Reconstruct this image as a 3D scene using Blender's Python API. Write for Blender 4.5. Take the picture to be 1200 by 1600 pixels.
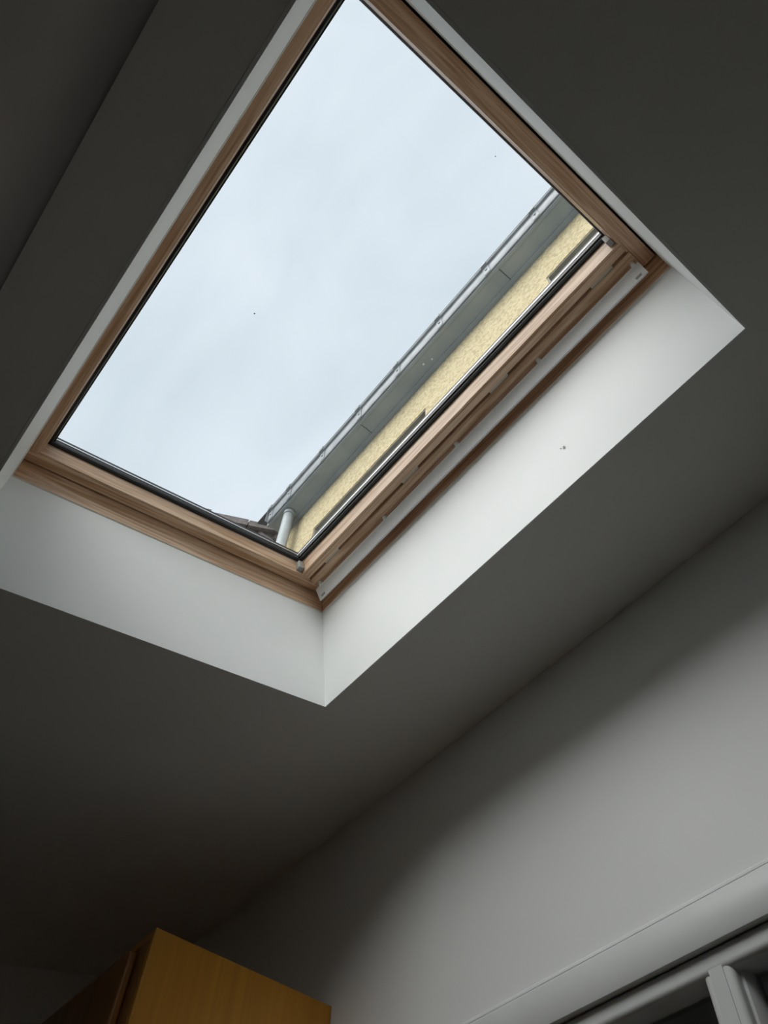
import bpy, bmesh, math, random
from mathutils import Matrix, Vector

random.seed(7)
for o in list(bpy.data.objects):
    bpy.data.objects.remove(o, do_unlink=True)
scene = bpy.context.scene
col = scene.collection

# ------------------------------------------------------------------ camera
# world: X runs along the house wall, Y points away from it, Z is up
CAM_Z = 1.40
SLOPE = math.radians(13.652)
cam_data = bpy.data.cameras.new('camera')
cam = bpy.data.objects.new('camera', cam_data)
col.objects.link(cam)
R = ((-0.6332974187, -0.7730447006, 0.0365550317),      # image right in world axes
     (0.6493115345, -0.5564468070, -0.5184221081),      # image down
     (0.4211043940, -0.3045797791, 0.8543431673))       # view direction
cam.matrix_world = Matrix(((R[0][0], -R[1][0], -R[2][0], 0.0),
                           (R[0][1], -R[1][1], -R[2][1], 0.0),
                           (R[0][2], -R[1][2], -R[2][2], CAM_Z),
                           (0, 0, 0, 1)))
cam_data.sensor_fit = 'VERTICAL'
cam_data.sensor_height = 24.0
cam_data.lens = 24.0 * 1192.84 / 1600.0
cam_data.clip_start = 0.02
cam_data.clip_end = 500
scene.camera = cam

# ------------------------------------------------------------------ sky, sun, exposure
SKY_STRENGTH = 1.0
SUN_STRENGTH = 4.75
world = bpy.data.worlds.new('overcast_sky')
scene.world = world
world.use_nodes = True
wn, wl = world.node_tree.nodes, world.node_tree.links
wn.clear()
w_out = wn.new('ShaderNodeOutputWorld')
w_bg = wn.new('ShaderNodeBackground')
w_tc = wn.new('ShaderNodeTexCoord')
w_map = wn.new('ShaderNodeMapping')
w_map.inputs['Scale'].default_value = (1.0, 2.2, 1.0)
w_map.inputs['Rotation'].default_value = (0, 0, 0.6)
w_no = wn.new('ShaderNodeTexNoise')
w_no.inputs['Scale'].default_value = 3.2
w_no.inputs['Detail'].default_value = 5.0
w_no.inputs['Roughness'].default_value = 0.48
w_no.inputs['Distortion'].default_value = 0.5
w_cr = wn.new('ShaderNodeValToRGB')
w_cr.color_ramp.elements[0].position = 0.30
w_cr.color_ramp.elements[0].color = (0.66, 0.755, 0.83, 1)
w_cr.color_ramp.elements[1].position = 0.68
w_cr.color_ramp.elements[1].color = (0.80, 0.88, 0.96, 1)
w_bg.inputs['Strength'].default_value = SKY_STRENGTH
wl.new(w_tc.outputs['Generated'], w_map.inputs['Vector'])
wl.new(w_map.outputs['Vector'], w_no.inputs['Vector'])
wl.new(w_no.outputs['Fac'], w_cr.inputs['Fac'])
wl.new(w_cr.outputs['Color'], w_bg.inputs['Color'])
wl.new(w_bg.outputs['Background'], w_out.inputs['Surface'])
if SUN_STRENGTH > 0:
    sd = bpy.data.lights.new('veiled_sun', 'SUN')
    sd.energy = SUN_STRENGTH
    sd.angle = math.radians(74)
    sd.color = (1.0, 0.98, 0.95)
    so = bpy.data.objects.new('veiled_sun', sd)
    col.objects.link(so)
    so.rotation_euler = Vector((0.16, -0.76, -0.62)).to_track_quat('-Z', 'Y').to_euler()

scene.view_settings.view_transform = 'Standard'
scene.view_settings.look = 'None'
scene.view_settings.exposure = 0.0
scene.view_settings.gamma = 1.0
scene.view_settings.use_curve_mapping = False
scene.cycles.max_bounces = 16
scene.cycles.diffuse_bounces = 10
scene.cycles.transparent_max_bounces = 16
scene.cycles.use_denoising = True

# ------------------------------------------------------------------ material helpers
def new_mat(name):
    m = bpy.data.materials.new(name)
    m.use_nodes = True
    nt = m.node_tree
    b = nt.nodes['Principled BSDF']
    return m, nt, b


def plain(name, rgb, rough=0.5, metal=0.0, spec=0.5):
    m, nt, b = new_mat(name)
    b.inputs['Base Color'].default_value = (*rgb, 1)
    b.inputs['Roughness'].default_value = rough
    b.inputs['Metallic'].default_value = metal
    b.inputs['Specular IOR Level'].default_value = spec
    return m


def speckled(name, c1, c2, scale, rough=0.7, bump=0.0, bump_scale=None, lo=0.35, hi=0.65, detail=4.0, spec=0.4, dist=0.01):
    m, nt, b = new_mat(name)
    tc = nt.nodes.new('ShaderNodeTexCoord')
    no = nt.nodes.new('ShaderNodeTexNoise')
    no.inputs['Scale'].default_value = scale
    no.inputs['Detail'].default_value = detail
    cr = nt.nodes.new('ShaderNodeValToRGB')
    cr.color_ramp.elements[0].position = lo
    cr.color_ramp.elements[0].color = (*c1, 1)
    cr.color_ramp.elements[1].position = hi
    cr.color_ramp.elements[1].color = (*c2, 1)
    nt.links.new(tc.outputs['Object'], no.inputs['Vector'])
    nt.links.new(no.outputs['Fac'], cr.inputs['Fac'])
    nt.links.new(cr.outputs['Color'], b.inputs['Base Color'])
    b.inputs['Roughness'].default_value = rough
    b.inputs['Specular IOR Level'].default_value = spec
    if bump:
        n2 = nt.nodes.new('ShaderNodeTexNoise')
        n2.inputs['Scale'].default_value = bump_scale or scale
        n2.inputs['Detail'].default_value = 3
        bp = nt.nodes.new('ShaderNodeBump')
        bp.inputs['Strength'].default_value = bump
        bp.inputs['Distance'].default_value = dist
        nt.links.new(tc.outputs['Object'], n2.inputs['Vector'])
        nt.links.new(n2.outputs['Fac'], bp.inputs['Height'])
        nt.links.new(bp.outputs['Normal'], b.inputs['Normal'])
    return m


def wood(name, light, dark, axis, rough=0.35, ring=55.0, seed=0.0, contrast=(0.36, 0.60), spec=0.5):
    """grain lines running along the given object axis"""
    m, nt, b = new_mat(name)
    tc = nt.nodes.new('ShaderNodeTexCoord')
    mp = nt.nodes.new('ShaderNodeMapping')
    sc = [ring, ring, ring]
    sc[axis] = ring * 0.035
    mp.inputs['Scale'].default_value = sc
    mp.inputs['Location'].default_value = (seed, seed * 1.7, seed * 0.6)
    no = nt.nodes.new('ShaderNodeTexNoise')
    no.inputs['Scale'].default_value = 1.6
    no.inputs['Detail'].default_value = 3.0
    no.inputs['Roughness'].default_value = 0.45
    no.inputs['Distortion'].default_value = 0.9
    n2 = nt.nodes.new('ShaderNodeTexNoise')
    n2.inputs['Scale'].default_value = 7.0
    n2.inputs['Detail'].default_value = 2.0
    cr = nt.nodes.new('ShaderNodeValToRGB')
    cr.color_ramp.elements[0].position = contrast[0]
    cr.color_ramp.elements[0].color = (*dark, 1)
    cr.color_ramp.elements[1].position = contrast[1]
    cr.color_ramp.elements[1].color = (*light, 1)
    ad = nt.nodes.new('ShaderNodeMath')
    ad.operation = 'MULTIPLY_ADD'
    ad.inputs[1].default_value = 0.25
    sb = nt.nodes.new('ShaderNodeMath')
    sb.operation = 'SUBTRACT'
    sb.inputs[1].default_value = 0.125
    nt.links.new(tc.outputs['Object'], mp.inputs['Vector'])
    nt.links.new(mp.outputs['Vector'], no.inputs['Vector'])
    nt.links.new(mp.outputs['Vector'], n2.inputs['Vector'])
    nt.links.new(n2.outputs['Fac'], ad.inputs[0])
    nt.links.new(no.outputs['Fac'], ad.inputs[2])
    nt.links.new(ad.outputs[0], sb.inputs[0])
    nt.links.new(sb.outputs[0], cr.inputs['Fac'])
    nt.links.new(cr.outputs['Color'], b.inputs['Base Color'])
    b.inputs['Roughness'].default_value = rough
    b.inputs['Specular IOR Level'].default_value = spec
    bp = nt.nodes.new('ShaderNodeBump')
    bp.inputs['Strength'].default_value = 0.06
    bp.inputs['Distance'].default_value = 0.002
    nt.links.new(no.outputs['Fac'], bp.inputs['Height'])
    nt.links.new(bp.outputs['Normal'], b.inputs['Normal'])
    return m


def glass(name, ior=1.25, tint=(0.995, 0.998, 0.997)):
    m = bpy.data.materials.new(name)
    m.use_nodes = True
    nt = m.node_tree
    nt.nodes.clear()
    out = nt.nodes.new('ShaderNodeOutputMaterial')
    mix = nt.nodes.new('ShaderNodeMixShader')
    tr = nt.nodes.new('ShaderNodeBsdfTransparent')
    gl = nt.nodes.new('ShaderNodeBsdfGlossy')
    fr = nt.nodes.new('ShaderNodeFresnel')
    fr.inputs['IOR'].default_value = ior
    tr.inputs['Color'].default_value = (*tint, 1)
    gl.inputs['Roughness'].default_value = 0.0
    nt.links.new(fr.outputs['Fac'], mix.inputs['Fac'])
    nt.links.new(tr.outputs['BSDF'], mix.inputs[1])
    nt.links.new(gl.outputs['BSDF'], mix.inputs[2])
    nt.links.new(mix.outputs['Shader'], out.inputs['Surface'])
    return m


M = {}
M['ceiling_paint'] = speckled('ceiling_paint', (0.84, 0.845, 0.82), (0.87, 0.875, 0.85), 3.0, rough=0.85, bump=0.08, bump_scale=60, dist=0.002)
M['wall_paint'] = speckled('wall_paint', (0.88, 0.895, 0.885), (0.91, 0.925, 0.915), 2.5, rough=0.6, bump=0.10, bump_scale=14, dist=0.003)
M['shaft_paint'] = speckled('shaft_paint', (0.86, 0.885, 0.88), (0.885, 0.905, 0.90), 5.0, rough=0.55, bump=0.12, bump_scale=7, dist=0.006)
M['low_wall_dimmed'] = speckled('taupe_dimmed_wall', (0.14, 0.127, 0.122), (0.165, 0.15, 0.145), 2.5, rough=0.7)  # dark taupe instead of white: the low wall's dimness is put into its colour
M['gloss_white'] = speckled('gloss_white', (0.71, 0.73, 0.725), (0.75, 0.77, 0.765), 6.0, rough=0.35, bump=0.05, bump_scale=30, dist=0.002)
M['caulk'] = plain('caulk', (0.74, 0.72, 0.64), 0.7)
M['scuff'] = plain('scuff', (0.38, 0.39, 0.38), 0.8)
M['pine_x'] = wood('pine_along_x', (0.82, 0.60, 0.42), (0.55, 0.335, 0.19), 0, seed=1.3)
M['pine_s'] = wood('pine_along_s', (0.82, 0.60, 0.42), (0.55, 0.335, 0.19), 1, seed=4.1)
M['gasket'] = plain('black_rubber', (0.012, 0.013, 0.013), 0.45)
M['alu'] = speckled('brushed_aluminium', (0.84, 0.87, 0.88), (0.90, 0.92, 0.92), 240.0, rough=0.45, detail=2)
M['alu'].node_tree.nodes['Principled BSDF'].inputs['Metallic'].default_value = 0.05
M['spacer'] = plain('spacer_aluminium', (0.75, 0.77, 0.78), 0.3, 0.8)
M['grey_rubber'] = plain('grey_rubber', (0.36, 0.37, 0.36), 0.6)
M['clip'] = plain('flap_clip', (0.55, 0.52, 0.44), 0.5)
M['cover'] = plain('grey_cover', (0.06, 0.065, 0.07), 0.5)
M['pane'] = glass('window_glass', 1.18)
M['dirt'] = plain('dirt', (0.05, 0.05, 0.05), 0.9)
M['pale_dot'] = plain('white_spot', (0.85, 0.85, 0.83), 0.7)  # small white dots on the outer pane
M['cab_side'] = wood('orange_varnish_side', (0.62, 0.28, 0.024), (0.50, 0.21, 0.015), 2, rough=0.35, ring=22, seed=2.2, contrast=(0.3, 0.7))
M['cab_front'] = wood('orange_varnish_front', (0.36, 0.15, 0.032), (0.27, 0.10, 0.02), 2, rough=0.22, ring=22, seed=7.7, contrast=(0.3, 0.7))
M['floor'] = speckled('floor_vinyl', (0.60, 0.57, 0.52), (0.68, 0.65, 0.60), 9.0, rough=0.5)
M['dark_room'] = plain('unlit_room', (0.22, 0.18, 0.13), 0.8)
M['roughcast'] = speckled('cream_roughcast', (0.36, 0.30, 0.175), (0.53, 0.455, 0.285), 60.0, rough=0.95, bump=0.5, bump_scale=90, lo=0.36, hi=0.58, detail=3, dist=0.012)
M['soffit'] = speckled('grey_soffit_paint', (0.275, 0.325, 0.365), (0.34, 0.39, 0.42), 5.0, rough=0.6)
M['gutter'] = speckled('grey_gutter', (0.17, 0.19, 0.205), (0.25, 0.27, 0.285), 14.0, rough=0.4)
M['downpipe'] = speckled('pale_grey_pipe', (0.27, 0.30, 0.305), (0.32, 0.35, 0.355), 20.0, rough=0.4)
M['lintel'] = speckled('window_head_paint', (0.20, 0.19, 0.155), (0.26, 0.25, 0.20), 12.0, rough=0.8)
M['ext_frame'] = plain('white_plastic_frame', (0.75, 0.76, 0.76), 0.35)
M['slate'] = speckled('roof_slate', (0.10, 0.10, 0.11), (0.16, 0.16, 0.17), 8.0, rough=0.7)
M['stone_a'] = speckled('purple_grey_stone', (0.17, 0.145, 0.14), (0.27, 0.24, 0.23), 24.0, rough=0.95, bump=0.6, bump_scale=50)
M['stone_b'] = speckled('brown_grey_stone', (0.16, 0.14, 0.125), (0.25, 0.22, 0.20), 24.0, rough=0.95, bump=0.6, bump_scale=50)
M['mortar'] = speckled('grey_mortar', (0.20, 0.19, 0.17), (0.26, 0.25, 0.23), 30.0, rough=0.95)
M['ground'] = speckled('concrete_ground', (0.22, 0.22, 0.21), (0.30, 0.30, 0.28), 1.5, rough=0.9)

# ------------------------------------------------------------------ mesh helpers
def mesh_obj(name, verts, faces, mat, parent=None, smooth=False, bevel=0.0, segs=2):
    me = bpy.data.meshes.new(name)
    bm = bmesh.new()
    vs = [bm.verts.new(v) for v in verts]
    for f in faces:
        try:
            bm.faces.new([vs[i] for i in f])
        except ValueError:
            pass
    bmesh.ops.recalc_face_normals(bm, faces=bm.faces)
    if bevel > 0:
        bmesh.ops.bevel(bm, geom=list(bm.edges), offset=bevel, segments=segs, profile=0.5, affect='EDGES', clamp_overlap=True)
    bm.to_mesh(me)
    bm.free()
    if smooth:
        for p in me.polygons:
            p.use_smooth = True
    me.materials.append(mat)
    o = bpy.data.objects.new(name, me)
    col.objects.link(o)
    if parent is not None:
        o.parent = parent
    return o


def box(name, x0, x1, y0, y1, z0, z1, mat, parent=None, bevel=0.0, segs=2):
    v = [(x, y, z) for x in (x0, x1) for y in (y0, y1) for z in (z0, z1)]
    f = [(0, 1, 3, 2), (4, 6, 7, 5), (0, 4, 5, 1), (2, 3, 7, 6), (0, 2, 6, 4), (1, 5, 7, 3)]
    return mesh_obj(name, v, f, mat, parent, bevel=bevel, segs=segs)


def prism(name, profile, axis, a0, a1, mat, parent=None, smooth=False):
    """closed profile swept straight along one axis (0: profile is (y,z), 1: (x,z), 2: (x,y))"""
    n = len(profile)
    verts = []
    for a in (a0, a1):
        for p, q in profile:
            verts.append([(a, p, q), (p, a, q), (p, q, a)][axis])
    faces = [tuple(range(n)), tuple(range(2 * n - 1, n - 1, -1))]
    for i in range(n):
        j = (i + 1) % n
        faces.append((i, j, n + j, n + i))
    o = mesh_obj(name, verts, faces, mat, parent)
    if smooth:
        for pl in o.data.polygons:
            pl.use_smooth = len(pl.vertices) == 4
        try:
            o.data.set_sharp_from_angle(angle=math.radians(40))
        except AttributeError:
            pass
    return o


def slab_holes(name, u0, u1, v0, v1, t0, t1, holes, plane, mat, parent=None):
    """slab in the (u,v) plane with rectangular holes; plane 'xy' (t=z) or 'xz' (t=y)"""
    us = sorted({u0, u1, *[h[0] for h in holes], *[h[1] for h in holes]})
    vs = sorted({v0, v1, *[h[2] for h in holes], *[h[3] for h in holes]})
    us = [u for u in us if u0 <= u <= u1]
    vs = [v for v in vs if v0 <= v <= v1]

    def solid(i, j):
        if i < 0 or j < 0 or i >= len(us) - 1 or j >= len(vs) - 1:
            return False
        cu, cv = (us[i] + us[i + 1]) / 2, (vs[j] + vs[j + 1]) / 2
        return not any(h[0] < cu < h[1] and h[2] < cv < h[3] for h in holes)

    verts, idx, faces = [], {}, []

    def vid(i, j, k):
        key = (i, j, k)
        if key not in idx:
            idx[key] = len(verts)
            u, v, t = us[i], vs[j], (t0, t1)[k]
            verts.append((u, v, t) if plane == 'xy' else (u, t, v))
        return idx[key]

    for i in range(len(us) - 1):
        for j in range(len(vs) - 1):
            if not solid(i, j):
                continue
            faces.append((vid(i, j, 0), vid(i + 1, j, 0), vid(i + 1, j + 1, 0), vid(i, j + 1, 0)))
            faces.append((vid(i, j, 1), vid(i, j + 1, 1), vid(i + 1, j + 1, 1), vid(i + 1, j, 1)))
            for di, dj, a, b in ((-1, 0, (i, j), (i, j + 1)), (1, 0, (i + 1, j), (i + 1, j + 1)),
                                 (0, -1, (i, j), (i + 1, j)), (0, 1, (i, j + 1), (i + 1, j + 1))):
                if not solid(i + di, j + dj):
                    faces.append((vid(*a, 0), vid(*b, 0), vid(*b, 1), vid(*a, 1)))
    return mesh_obj(name, verts, faces, mat, parent)


def ring_sides(names, loop, mat_x, mat_s, parent):
    """mitred four-sided ring; loop = closed list of ((x0,x1,s0,s1), d); one object for each side"""
    def corner(rect, d, k):
        x0, x1, s0, s1 = rect
        return [(x0, s0, d), (x1, s0, d), (x1, s1, d), (x0, s1, d)][k]
    out = []
    n = len(loop)
    for k in range(4):
        k2 = (k + 1) % 4
        v = [corner(r, d, k) for r, d in loop] + [corner(r, d, k2) for r, d in loop]
        f = [tuple(range(n)), tuple(range(2 * n - 1, n - 1, -1))]
        for i in range(n):
            j = (i + 1) % n
            f.append((i, j, n + j, n + i))
        out.append(mesh_obj(names, v, f, mat_x if k % 2 == 0 else mat_s, parent))
    return out


def tube(name, p0, p1, r, mat, parent=None, seg=24, r1=None):
    p0, p1 = Vector(p0), Vector(p1)
    ax = (p1 - p0).normalized()
    u = ax.orthogonal().normalized()
    w = ax.cross(u)
    r1 = r if r1 is None else r1
    v, f = [], []
    for p, rr in ((p0, r), (p1, r1)):
        for i in range(seg):
            a = 2 * math.pi * i / seg
            v.append(tuple(p + (u * math.cos(a) + w * math.sin(a)) * rr))
    for i in range(seg):
        j = (i + 1) % seg
        f.append((i, j, seg + j, seg + i))
    f.append(tuple(range(seg)))
    f.append(tuple(range(2 * seg - 1, seg - 1, -1)))
    o = mesh_obj(name, v, f, mat, parent)
    for p in o.data.polygons:
        p.use_smooth = len(p.vertices) == 4
    return o


def empty(name, loc=(0, 0, 0), matrix=None):
    o = bpy.data.objects.new(name, None)
    o.empty_display_size = 0.1
    col.objects.link(o)
    if matrix is not None:
        o.matrix_world = matrix
    else:
        o.location = loc
    return o


def tag(o, label=None, cat=None, kind=None, group=None):
    if label:
        o['label'] = label
    if cat:
        o['category'] = cat
    if kind:
        o['kind'] = kind
    if group:
        o['group'] = group
    return o


# ------------------------------------------------------------------ dimensions
H = 1.18                                  # distance camera to ceiling plane
CS, SN = math.cos(SLOPE), math.sin(SLOPE)
Y_HOUSE = -1.156                          # inner face of the house wall
Y_LOW = 0.285                             # inner face of the low wall
X_FAR, X_NEAR = 2.905, -1.75


def slope_matrix(n):
    """frame lying on the plane parallel to the ceiling at distance n from the camera"""
    return Matrix.Translation((0, n * SN, CAM_Z + n * CS)) @ Matrix.Rotation(-SLOPE, 4, 'X')


def s_at(y, n):
    return (y - n * SN) / CS


def z_ceil(y, n=H):
    s = s_at(y, n)
    return CAM_Z - s * SN + n * CS


CEIL = slope_matrix(H)
# opening in the ceiling and the inner edge of the window frame
OP0 = (-0.0485, 1.234, -1.0600, -0.1275)
OP1 = (-0.0440, 1.243, -1.0950, -0.1900)
D_FRAME = 0.35

# ------------------------------------------------------------------ room shell
fl = box('floor', X_NEAR - .2, X_FAR + .2, Y_HOUSE - .25, Y_LOW + .2, -0.12, 0.0, M['floor'])
tag(fl, 'pale beige vinyl floor of the narrow lean-to room', 'floor', 'structure')

ce = slab_holes('ceiling', X_NEAR - .05, X_FAR + .05, s_at(Y_HOUSE, H) - .04, s_at(Y_LOW, H) + .04, 0.0, 0.0125,
                [(OP0[0] - .006, OP0[1] + .006, OP0[2] - .006, OP0[3] + .006)], 'xy', M['ceiling_paint'])
ce.matrix_world = CEIL
tag(ce, 'white painted sloping ceiling around the roof window shaft', 'ceiling', 'structure')

WIN2 = (-0.90, 1.38, 0.95, CAM_Z + 0.6985)   # opening of the interior window
wr = slab_holes('wall_right', X_NEAR - .2, X_FAR + .2, 0.0, 3.02, Y_HOUSE - .25, Y_HOUSE, [WIN2], 'xz', M['wall_paint'])
tag(wr, 'white painted house wall rising to the sloping ceiling, above the white glazed window', 'wall', 'structure')
wlw = box('wall_left', X_NEAR - .2, X_FAR + .2, Y_LOW, Y_LOW + .2, 0.0, 2.90, M['low_wall_dimmed'])
tag(wlw, 'wall under the low edge of the ceiling, its dimness put into a dark taupe colour', 'wall', 'structure')


def end_wall(name, x0, x1, label):
    ya, yb = Y_HOUSE, Y_LOW
    prof = [(ya, 0.0), (yb, 0.0), (yb, z_ceil(yb, H + .33)), (ya, z_ceil(ya, H + .33))]
    o = prism(name, prof, 0, x0, x1, M['wall_paint'])
    return tag(o, label, 'wall', 'structure')


end_wall('wall_far', X_FAR, X_FAR + .2, 'dark white end wall behind the orange wooden cabinet')
end_wall('wall_near', X_NEAR - .2, X_NEAR, 'white end wall behind the camera')

# roof deck of the lean-to
roof = slab_holes('roof', X_NEAR - .35, X_FAR + .35, s_at(Y_HOUSE - .02, H + .38), s_at(Y_LOW + .55, H + .38), 0.36, 0.42,
                  [(OP1[0] - .05, OP1[1] + .05, OP1[2] - .05, OP1[3] + .05)], 'xy', M['slate'])
roof.matrix_world = CEIL
tag(roof, 'slate covered lean-to roof around the roof window', 'roof', 'structure')

# ------------------------------------------------------------------ skylight shaft lining
shaft = tag(empty('trim_1', matrix=CEIL.copy()), 'white plastered shaft lining between ceiling and roof window', 'lining', 'structure')


def grow(r, e):
    return (r[0] - e, r[1] + e, r[2] - e, r[3] + e)


ring_sides('lining_panel', [(OP0, -0.0006), (OP1, D_FRAME), (grow(OP1, .014), D_FRAME), (grow(OP0, .014), 0.0127), (grow(OP0, .0058), 0.0127), (grow(OP0, .0058), -0.0006)],
           M['shaft_paint'], M['shaft_paint'], shaft)
ring_sides('caulk_bead', [(OP1, D_FRAME - .003), (grow(OP1, -.0025), D_FRAME + .001), (grow(OP1, .004), D_FRAME + .004)],
           M['caulk'], M['caulk'], shaft)
# small scuffs on the lining
for (x, s, d, r) in ((0.362, -1.0712, 0.118, .0045), (0.370, -1.0720, 0.124, .002)):
    mesh_obj('scuff_mark', [(x + r * math.cos(a) * random.uniform(.6, 1), s + .0005, d + 1.2 * r * math.sin(a)) for a in [k * math.pi / 4 for k in range(8)]]
             + [(x, s - .002, d)], [tuple(range(8))] + [(k, (k + 1) % 8, 8) for k in range(8)], M['scuff'], shaft)

# ------------------------------------------------------------------ roof window
w1 = tag(empty('window_1', matrix=CEIL.copy()), 'pine framed roof window with aluminium ventilation bar and overcast sky beyond', 'roof window', 'structure')
FO = grow(OP1, .046)
ring_sides('frame_rail', [(OP1, D_FRAME), (OP1, 0.50), (FO, 0.50), (FO, D_FRAME)], M['pine_x'], M['pine_s'], w1)

# sash: two stiles, two rails
XL, XR = -0.0385, 1.2375
ST, SB = -1.0905, -0.1960
AX0, AX1, AS0, AS1 = -0.0016, 1.206, -1.0015, -0.2254
IX0, IX1, IS0, IS1 = 0.0050, 1.2035, -0.9973, -0.2360
DB, DI, DT = 0.420, 0.475, 0.505
prism('sash_stile', [(XL, DT), (XL, DB), (AX0 - .006, DB), (AX0 - .005, DB + .004), (AX0, DB + .005), (IX0, DI), (IX0, DT)], 1, ST, SB, M['pine_s'], w1)
prism('sash_stile', [(XR, DT), (XR, DB), (AX1 + .006, DB), (AX1 + .005, DB + .004), (AX1, DB + .005), (IX1, DI), (IX1, DT)], 1, ST, SB, M['pine_s'], w1)
prism('sash_rail', [(SB + .0005, DT), (SB + .0005, DB + .001), (AS1 + .006, DB + .001), (AS1 + .005, DB + .005), (AS1, DB + .006), (IS1, DI), (IS1, DT)], 0, AX0, AX1, M['pine_x'], w1)
prism('sash_rail', [(-1.0250, DT), (-1.0250, DB + .001), (AS0 - .006, DB + .001), (AS0 - .005, DB + .005), (AS0, DB + .006), (IS0, DI), (IS0, DT)], 0, AX0, AX1, M['pine_x'], w1)
# dark rail behind the flap slot
box('slot_back', AX0, AX1, -1.0900, -1.0240, 0.470, DT - .001, M['pine_x'], w1)
# ventilation flap with chamfered front edge
prism('ventilation_flap', [(-1.0330, 0.450), (-1.0330, 0.4195), (-1.0385, 0.4125), (-1.0800, 0.4125), (-1.0880, 0.420), (-1.0880, 0.450)], 0, AX0 - .004, AX1 + .004, M['pine_x'], w1)
for x in (0.072, 0.412, 0.752, 1.098):
    box('flap_clip', x - .032, x + .032, -1.0335, -1.0255, 0.4225, 0.440, M['clip'], w1)
# aluminium bar on studs
BX0, BX1 = -0.004, 1.214
# tilted blade: broad face turned to the room and the light
bar_prof = [(-1.0535, 0.3975), (-1.0555, 0.3950), (-1.0655, 0.3605), (-1.0675, 0.3590), (-1.0700, 0.3600), (-1.0705, 0.3630), (-1.0605, 0.3995), (-1.0565, 0.4005)]
bar = prism('ventilation_bar', bar_prof, 0, BX0 + .008, BX1 - .008, M['alu'], w1)
for xa, xb, xm in ((BX0, BX0 + .0085, BX0 + .012), (BX1 - .0085, BX1, BX1 - .028)):
    cs, cd = -1.0620, .3797
    prism('end_cap', [(cs + (p - cs) * .97, cd + (q - cd) * .97) for p, q in bar_prof], 0, xa, xb, M['alu'], bar)
    prism('cap_slot', [(-1.0650, .3640), (-1.0630, .3710), (-1.0622, .3708), (-1.0642, .3638)], 0, xm, xm + .016, M['grey_rubber'], bar)
for x in (0.008, 0.3047, 0.601, 0.896, 1.192):
    tube('stud', (x, -1.0590, 0.3960), (x, -1.0560, 0.4130), .0065, M['alu'], bar, seg=12)
# glazing gasket, spacer and the two panes
G0 = (IX0, IX1, IS0, IS1)
GI = (0.0082, 1.1970, -0.9900, -0.2440)      # inner edge of the gasket
GS = (0.0092, 1.1987, -0.9863, -0.2500)      # inner edge of the spacer between the panes
ring_sides('glazing_gasket', [(grow(G0, .004), 0.470), (grow(GI, .003), 0.470), (GI, 0.4755), (GI, 0.479), (grow(G0, .004), 0.479)], M['gasket'], M['gasket'], w1)
ring_sides('gasket_lip', [(grow(GI, .0008), 0.4762), (grow(GI, -.0006), 0.4767), (grow(GI, .0008), 0.4775)], M['grey_rubber'], M['grey_rubber'], w1)
box('inner_pane', IX0 - .003, IX1 + .003, IS0 - .003, IS1 + .003, 0.4795, 0.4835, M['pane'], w1)
ring_sides('spacer_seal', [(grow(G0, .002), 0.484), (grow(GS, .001), 0.484), (grow(GS, .001), 0.4945), (grow(G0, .002), 0.4945)], M['gasket'], M['gasket'], w1)
ring_sides('spacer_bar', [(grow(G0, .002), 0.4948), (GS, 0.4948), (GS, 0.4985), (grow(G0, .002), 0.4985)], M['spacer'], M['spacer'], w1)
box('outer_pane', IX0 - .003, IX1 + .003, IS0 - .003, IS1 + .003, 0.499, 0.503, M['pane'], w1)
ring_sides('outer_seal', [(grow(G0, .004), 0.5035), (grow(GS, .003), 0.5035), (grow(GS, .003), 0.510), (grow(G0, .004), 0.510)], M['gasket'], M['gasket'], w1)
ring_sides('outer_cover', [(grow(G0, .005), 0.5055), (grow(G0, .005), 0.511), (grow(FO, .03), 0.511), (grow(FO, .03), 0.425), (grow(FO, .001), 0.425), (grow(FO, .001), 0.5055)], M['cover'], M['cover'], w1)
# grey rubber buffers in the upper corners of the sash
box('buffer', IX1 - .014, IX1 + .004, IS0 - .002, IS0 + .016, 0.434, 0.462, M['grey_rubber'], w1, bevel=.002)
box('buffer', IX0 - .004, IX0 + .010, IS0 - .002, IS0 + .016, 0.434, 0.462, M['grey_rubber'], w1, bevel=.002)


def speck(x, s, r, mat):
    n = 10
    v = [(x + r * math.cos(2 * math.pi * k / n) * random.uniform(.75, 1.1), s + r * math.sin(2 * math.pi * k / n) * random.uniform(.75, 1.1), 0.5032) for k in range(n)]
    v.append((x, s, 0.5044))
    mesh_obj('glass_spot', v, [tuple(range(n))] + [(k, (k + 1) % n, n) for k in range(n)], mat, w1)


K = 1.68 / 1.66
for x, s, r, mt in ((.500, -.868, .0033, 'pale_dot'), (.477, -.876, .0027, 'pale_dot'), (.631, -.456, .0020, 'dirt'), (.042, -.666, .0014, 'dirt')):
    speck(x * K, s * K, r, M[mt])

# ------------------------------------------------------------------ interior window in the house wall
YW = Y_HOUSE
w2 = tag(empty('window_2', (0.24, YW, 0.95)), 'white glossy timber window with moulded bars and dark panes, low in the house wall', 'window', 'structure')
inv2 = Matrix.Translation((-0.24, -YW, -0.95))


def into2(o):
    o.parent = w2
    o.matrix_parent_inverse = inv2
    return o


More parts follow.
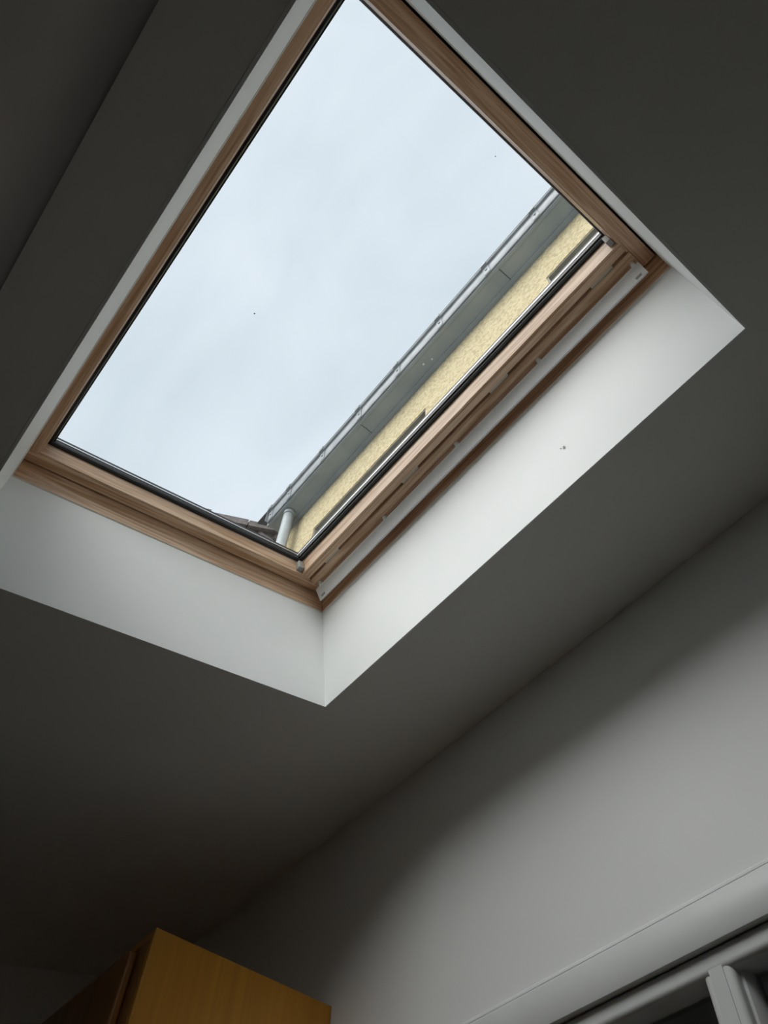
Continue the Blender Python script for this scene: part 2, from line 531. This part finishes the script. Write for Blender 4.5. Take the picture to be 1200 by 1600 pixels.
zt, zb = WIN2[3], WIN2[2]
x0w, x1w = WIN2[0], WIN2[1]
AW = 0.066     # architrave width
za0 = CAM_Z + 0.6955
arch_prof = [(YW, za0), (YW + .0135, za0), (YW + .014, za0 + .001), (YW + .014, za0 + .0655), (YW + .0120, za0 + .0694), (YW + .0090, za0 + .0695), (YW + .0090, za0 + .0709),
             (YW + .0112, za0 + .0713), (YW + .0100, za0 + .0752), (YW + .0060, za0 + .0800), (YW, za0 + .0850)]
into2(prism('architrave', arch_prof, 0, x0w - AW, x1w + AW, M['gloss_white'], smooth=True))
for sx in (0, 1):
    xa, xb = ((x0w - AW, x0w + .005), (x1w - .005, x1w + AW))[sx]
    into2(box('architrave', xa, xb, YW, YW + .0135, zb - .02, za0 - .0002, M['gloss_white'], bevel=.002))
into2(box('window_sill', x0w - .09, x1w + .09, YW - .02, YW + .07, zb - .05, zb - .001, M['gloss_white'], bevel=.006))


def rounded_bar(c0, c1, r, yb_, yf):
    """(p, y) profile of a frame bar from c0 to c1 with rounded front edges"""
    pts = [(c0, yb_)]
    for k in range(7):
        a = math.pi / 2 * k / 6
        pts.append((c0 + r - r * math.cos(a), yf - r + r * math.sin(a)))
    for k in range(7):
        a = math.pi / 2 * k / 6
        pts.append((c1 - r + r * math.sin(a), yf - r + r * math.cos(a)))
    pts.append((c1, yb_))
    return pts


yb_, yf = YW - .060, YW + .0005
# head and bottom rail run along X, profile (y, z)
into2(prism('frame_head', [(y, z) for z, y in rounded_bar(CAM_Z + .6590, zt - .0005, .011, yb_, yf)], 0, x0w + .001, x1w - .001, M['gloss_white'], smooth=True))
into2(prism('frame_sill', [(y, z) for z, y in rounded_bar(zb + .0005, zb + .06, .011, yb_, yf)], 0, x0w + .001, x1w - .001, M['gloss_white'], smooth=True))
# upright bars: flat face with a bead on each side; profile (x, y) swept up Z
bars = [x0w + .022, -0.115, 0.2605, 0.636, 1.0115, x1w - .022]


def bead_profile(xc, sgn):
    """moulded edge of a bar: rounded bead, step, glazing fillet; sgn says on which side"""
    hf = .0122
    drop = .0016 if sgn < 0 else .0045
    q = [(0.0, yb_), (0.0, YW - drop)]
    for k in range(8):
        a = math.pi / 2 * k / 7
        q.append((.0012 + .0140 * math.sin(a), YW - drop * (1 - .6 * math.sin(a * 2)) - .0090 * (1 - math.cos(a))))
    q += [(.0152, YW - .0190), (.0195, YW - .0205), (.0240, YW - .0290), (.0245, yb_)]
    return [(xc + sgn * (hf + p), y) for p, y in q]


for i, xc in enumerate(bars):
    mu = into2(box('mullion', xc - .0125, xc + .0125, yb_, yf - .0003, zb + .055, CAM_Z + .6760, M['gloss_white']))
    for sg in (-1, 1):
        be = prism('bead', bead_profile(xc, sg), 2, zb + .055, CAM_Z + .6640, M['gloss_white'], smooth=True)
        be.parent = mu
for i in range(len(bars) - 1):
    into2(box('pane', bars[i] + .036, bars[i + 1] - .036, YW - .050, YW - .046, zb + .055, CAM_Z + .6630, M['pane']))

# unlit room behind the interior window
rb = tag(empty('wall_back_room', (0.24, YW - 1.4, 0.0)), 'dim brownish room behind the white interior window', 'room', 'structure')
for nm, a in (('back_wall', (x0w - .5, x1w + .5, YW - 2.0, YW - 1.9, 0.0, 2.75)), ('side_wall', (x0w - .6, x0w - .5, YW - 2.0, YW - .25, 0.0, 2.75)),
              ('side_wall', (x1w + .5, x1w + .6, YW - 2.0, YW - .25, 0.0, 2.75)), ('room_ceiling', (x0w - .6, x1w + .6, YW - 2.0, YW - .25, 2.65, 2.75)),
              ('room_floor', (x0w - .6, x1w + .6, YW - 2.0, YW - .25, -0.10, 0.0))):
    o = box(nm, *a, M['dark_room'])
    o.parent = rb
    o.matrix_parent_inverse = Matrix.Translation((-0.24, -(YW - 1.4), 0))

# ------------------------------------------------------------------ tall wooden cabinet
CZ = CAM_Z + 0.974
CX0, CX1, CY0, CY1 = 1.667, 2.893, Y_HOUSE + .002, -0.652
cab = tag(empty('tall_cabinet', ((CX0 + CX1) / 2, (CY0 + CY1) / 2, 0)), 'tall orange varnished wooden cabinet standing against the house wall', 'cabinet')
icab = Matrix.Translation((-(CX0 + CX1) / 2, -(CY0 + CY1) / 2, 0))


def intoc(o, p=cab):
    o.parent = p
    o.matrix_parent_inverse = icab
    return o


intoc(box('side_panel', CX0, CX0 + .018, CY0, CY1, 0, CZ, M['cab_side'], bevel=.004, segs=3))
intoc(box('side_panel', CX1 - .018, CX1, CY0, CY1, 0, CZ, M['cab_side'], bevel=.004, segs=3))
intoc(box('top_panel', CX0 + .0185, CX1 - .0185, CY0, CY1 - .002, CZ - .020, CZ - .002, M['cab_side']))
intoc(box('back_panel', CX0 + .0185, CX1 - .0185, CY0, CY0 + .008, .0, CZ - .021, M['cab_side']))
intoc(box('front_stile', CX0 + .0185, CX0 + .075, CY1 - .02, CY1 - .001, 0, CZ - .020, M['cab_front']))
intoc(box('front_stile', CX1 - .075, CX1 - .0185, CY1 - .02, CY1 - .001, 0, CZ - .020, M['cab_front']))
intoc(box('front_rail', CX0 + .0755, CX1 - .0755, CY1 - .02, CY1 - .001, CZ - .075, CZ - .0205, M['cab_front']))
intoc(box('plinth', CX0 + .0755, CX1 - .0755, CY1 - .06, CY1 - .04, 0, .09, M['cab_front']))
cxm = (CX0 + CX1) / 2
for xa, xb, kx in ((CX0 + .060, cxm - .003, cxm - .05), (cxm + .003, CX1 - .060, cxm + .05)):
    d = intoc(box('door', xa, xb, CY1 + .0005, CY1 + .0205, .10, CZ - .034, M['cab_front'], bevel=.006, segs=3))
    k = tube('knob', (kx, CY1 + .0205, 1.15), (kx, CY1 + .045, 1.15), .010, M['cab_side'], seg=14, r1=.016)
    k.parent = d

# ------------------------------------------------------------------ outside: upper storey of the house
YO = -1.176
ZS = CAM_Z + 4.43          # underside of the soffit
ZH = CAM_Z + 4.028         # window heads
XE = 2.90                  # corner of the house
wins = [(1.294, 2.367, ZH - 1.15, ZH), (-0.75, 0.3457, ZH - 1.15, ZH)]
ow = slab_holes('wall_outside', -3.2, XE, 3.03, ZS + .02, YO - .28, YO, wins, 'xz', M['roughcast'])
tag(ow, 'cream roughcast upper wall of the house seen through the roof window', 'wall', 'structure')
for i, (xa, xb, za, zb2) in enumerate(wins):
    we = tag(empty('window_%d' % (3 + i), ((xa + xb) / 2, YO - .1, za)),
             ['white upper storey window nearer the grey downpipe', 'white upper storey window farther from the downpipe'][i], 'window', 'structure')
    ie = Matrix.Translation((-(xa + xb) / 2, -(YO - .1), -za))
    parts = [box('head_lining', xa, xb, YO - .115, YO - .004, zb2 - .012, zb2 - .0005, M['lintel']),
             box('side_lining', xa + .0005, xa + .010, YO - .115, YO - .004, za, zb2 - .0125, M['lintel']),
             box('side_lining', xb - .010, xb - .0005, YO - .115, YO - .004, za, zb2 - .0125, M['lintel']),
             box('window_frame', xa, xb, YO - .18, YO - .12, zb2 - .07, zb2 - .001, M['ext_frame']),
             box('window_frame', xa, xb, YO - .18, YO - .12, za + .001, za + .07, M['ext_frame']),
             box('window_frame', xa, xa + .06, YO - .18, YO - .12, za + .0705, zb2 - .0705, M['ext_frame']),
             box('window_frame', xb - .06, xb, YO - .18, YO - .12, za + .0705, zb2 - .0705, M['ext_frame']),
             box('mullion', (xa + xb) / 2 - .03, (xa + xb) / 2 + .03, YO - .18, YO - .12, za + .0705, zb2 - .0705, M['ext_frame']),
             box('pane', xa + .05, (xa + xb) / 2 - .02, YO - .152, YO - .148, za + .06, zb2 - .06, M['pane']),
             box('pane', (xa + xb) / 2 + .02, xb - .05, YO - .152, YO - .148, za + .06, zb2 - .06, M['pane']),
             box('window_sill', xa - .05, xb + .05, YO - .10, YO + .05, za - .06, za - .0005, M['ext_frame'])]
    for o in parts:
        o.parent = we
        o.matrix_parent_inverse = ie

# eaves: soffit boards, fascia, roof slope
YF = -1.0360               # fascia face
eaves = tag(empty('eaves', (0, YO, ZS)), 'dark grey soffit boards under the slate roof edge of the cream house', 'eaves', 'structure')
ies = Matrix.Translation((0, -YO, -ZS))


def intoe(o):
    o.parent = eaves
    o.matrix_parent_inverse = ies
    return o


joints = [-3.2, -2.0, -0.72, 0.515, 1.777, 2.795]
for a, b in zip(joints[:-1], joints[1:]):
    intoe(box('soffit_board', a + .003, b - .003, YO + .004, YF - .0185, ZS, ZS + .012, M['soffit'], bevel=.0015))
intoe(box('wall_batten', -3.2, 2.79, YO + .0005, YO + .030, ZS - .012, ZS - .0005, M['soffit']))
intoe(box('fascia', -3.2, 2.80, YF - .018, YF, ZS - .004, ZS + .15, M['soffit']))
intoe(prism('roof_slope', [(YF + .03, ZS + .160), (YF + .03, ZS + .175), (YO - 3.4, ZS + 2.45), (YO - 3.4, ZS + 2.40)], 0, -3.3, 2.93, M['slate']))

# gutter
GY = YF + .0006
gut = tag(empty('gutter', (0, GY, ZS)), 'grey gutter with clips along the eaves of the cream house', 'gutter')
ig = Matrix.Translation((0, -GY, -ZS))


def intog(o):
    o.parent = gut
    o.matrix_parent_inverse = ig
    return o


gx0, gx1 = -3.2, 2.775
yfr = -1.0215              # front face of the gutter at the bottom
g_prof = [(GY, ZS + .125), (GY, ZS + .006), (yfr - .004, ZS + .006), (yfr, ZS + .012), (yfr + .006, ZS + .108)]
for k in range(9):
    a = -math.pi / 2 + math.pi * 1.25 * k / 8
    g_prof.append((yfr + .011 + .011 * math.cos(a), ZS + .122 + .011 * math.sin(a)))
g_prof += [(yfr + .002, ZS + .118), (yfr - .004, ZS + .018), (GY + .003, ZS + .012), (GY + .003, ZS + .125)]
intog(prism('gutter_channel', g_prof, 0, gx0, gx1, M['gutter'], smooth=True))
for x in (2.740, 2.520, 2.142, 1.752, 1.368, 0.977, 0.571, 0.182, -0.21):
    intog(prism('gutter_clip', [(GY, ZS + .002), (yfr - .001, ZS + .002), (yfr + .004, ZS + .010), (yfr + .011, ZS + .100), (yfr + .029, ZS + .108), (yfr + .030, ZS + .142), (yfr + .004, ZS + .142), (GY, ZS + .13)],
                0, x - .022, x + .022, M['gutter']))
    intog(tube('clip_screw', (x, yfr + .006, ZS + .060), (x, yfr + .0125, ZS + .060), .008, M['downpipe'], seg=10))
intog(box('gutter_end', gx1, gx1 + .004, GY, yfr + .02, ZS + .004, ZS + .132, M['gutter']))

# downpipe
PX, PY, PR = 2.605, -1.092, .036
dp = tag(empty('downpipe', (PX, PY, 3.3)), 'pale grey downpipe at the end of the gutter against the cream wall', 'downpipe')
idp = Matrix.Translation((-PX, -PY, -3.3))
for o in (tube('pipe', (PX, PY, 3.32), (PX, PY, ZS - .03), PR, M['downpipe'], seg=32),
          tube('pipe_socket', (PX, PY, ZS - .05), (PX, PY, ZS + .0), PR + .003, M['downpipe'], seg=32),
          box('pipe_bracket', PX - .05, PX + .05, YO + .0005, PY - .02, CAM_Z + 3.3, CAM_Z + 3.34, M['downpipe'])):
    o.parent = dp
    o.matrix_parent_inverse = idp

# ------------------------------------------------------------------ neighbouring stone gable
GX = 3.10
ng = tag(empty('stone_gable', (GX + .2, -1.0, 0)), 'purple grey rubble stone gable rising beyond the end of the gutter', 'building')
ing = Matrix.Translation((-GX - .2, 1.0, 0))


def z_verge(y):
    return CAM_Z + 4.825 * GX / 3.2 + (-(y) - 0.82 * GX / 3.2) * 0.66


def inton(o):
    o.parent = ng
    o.matrix_parent_inverse = ing
    return o


yr = -3.0
inton(prism('gable_core', [(1.2, -0.1), (1.2, z_verge(1.2) - .05), (yr, z_verge(yr) - .05), (yr - 3.0, z_verge(yr) - .05 - 3.0 * .66), (yr - 3.0, -0.1)], 0, GX + .025, GX + 1.6, M['mortar']))
# rubble courses in the part that shows
z = CAM_Z + 3.3
row = 0
while z < z_verge(-2.0):
    hgt = random.uniform(.075, .12)
    y = -0.35 - random.uniform(0, .1)
    while y > -1.75:
        wd = random.uniform(.11, .24)
        zc_ = z + hgt
        top = min(zc_, z_verge(y) - .055)
        if top - z > .03:
            j = lambda: random.uniform(-.008, .008)
            px = GX + random.uniform(-.012, .012)
            g = .007
            front = [(y - g + j(), z + g + j()), (y - wd + g + j(), z + g + j()),
                     (y - wd + g + j(), top - g + j()), (y - g + j(), top - g + j())]
            cy = sum(p[0] for p in front) / 4
            cz = sum(p[1] for p in front) / 4
            v = [(GX + .03, a, b) for a, b in front] + [(px + .006, a, b) for a, b in front] + \
                [(px - .006, cy + (a - cy) * .75, cz + (b - cz) * .75) for a, b in front]
            f = [(0, 1, 5, 4), (1, 2, 6, 5), (2, 3, 7, 6), (3, 0, 4, 7), (4, 5, 9, 8), (5, 6, 10, 9), (6, 7, 11, 10), (7, 4, 8, 11), (8, 9, 10, 11), (3, 2, 1, 0)]
            inton(mesh_obj('stone', v, f, random.choice([M['stone_a'], M['stone_a'], M['stone_b']])))
        y -= wd
    z += hgt
    row += 1

# coping stones along the sloping top of the gable
y = -0.25
while y > -1.9:
    wd = random.uniform(.17, .30)
    dz, dx = random.uniform(-.010, .010), random.uniform(-.015, .010)
    inton(prism('coping_stone', [(y - .004, z_verge(y) - .075), (y - .004, z_verge(y) + dz), (y - wd + .004, z_verge(y - wd) + dz), (y - wd + .004, z_verge(y - wd) - .075)],
                0, GX - .03 + dx, GX + .35, random.choice([M['stone_a'], M['stone_b']])))
    y -= wd

# ground around the house
gr = box('ground', -14, 16, -14, 16, -0.40, -0.13, M['ground'])
tag(gr, 'pale concrete yard around the lean-to', 'ground', 'structure')
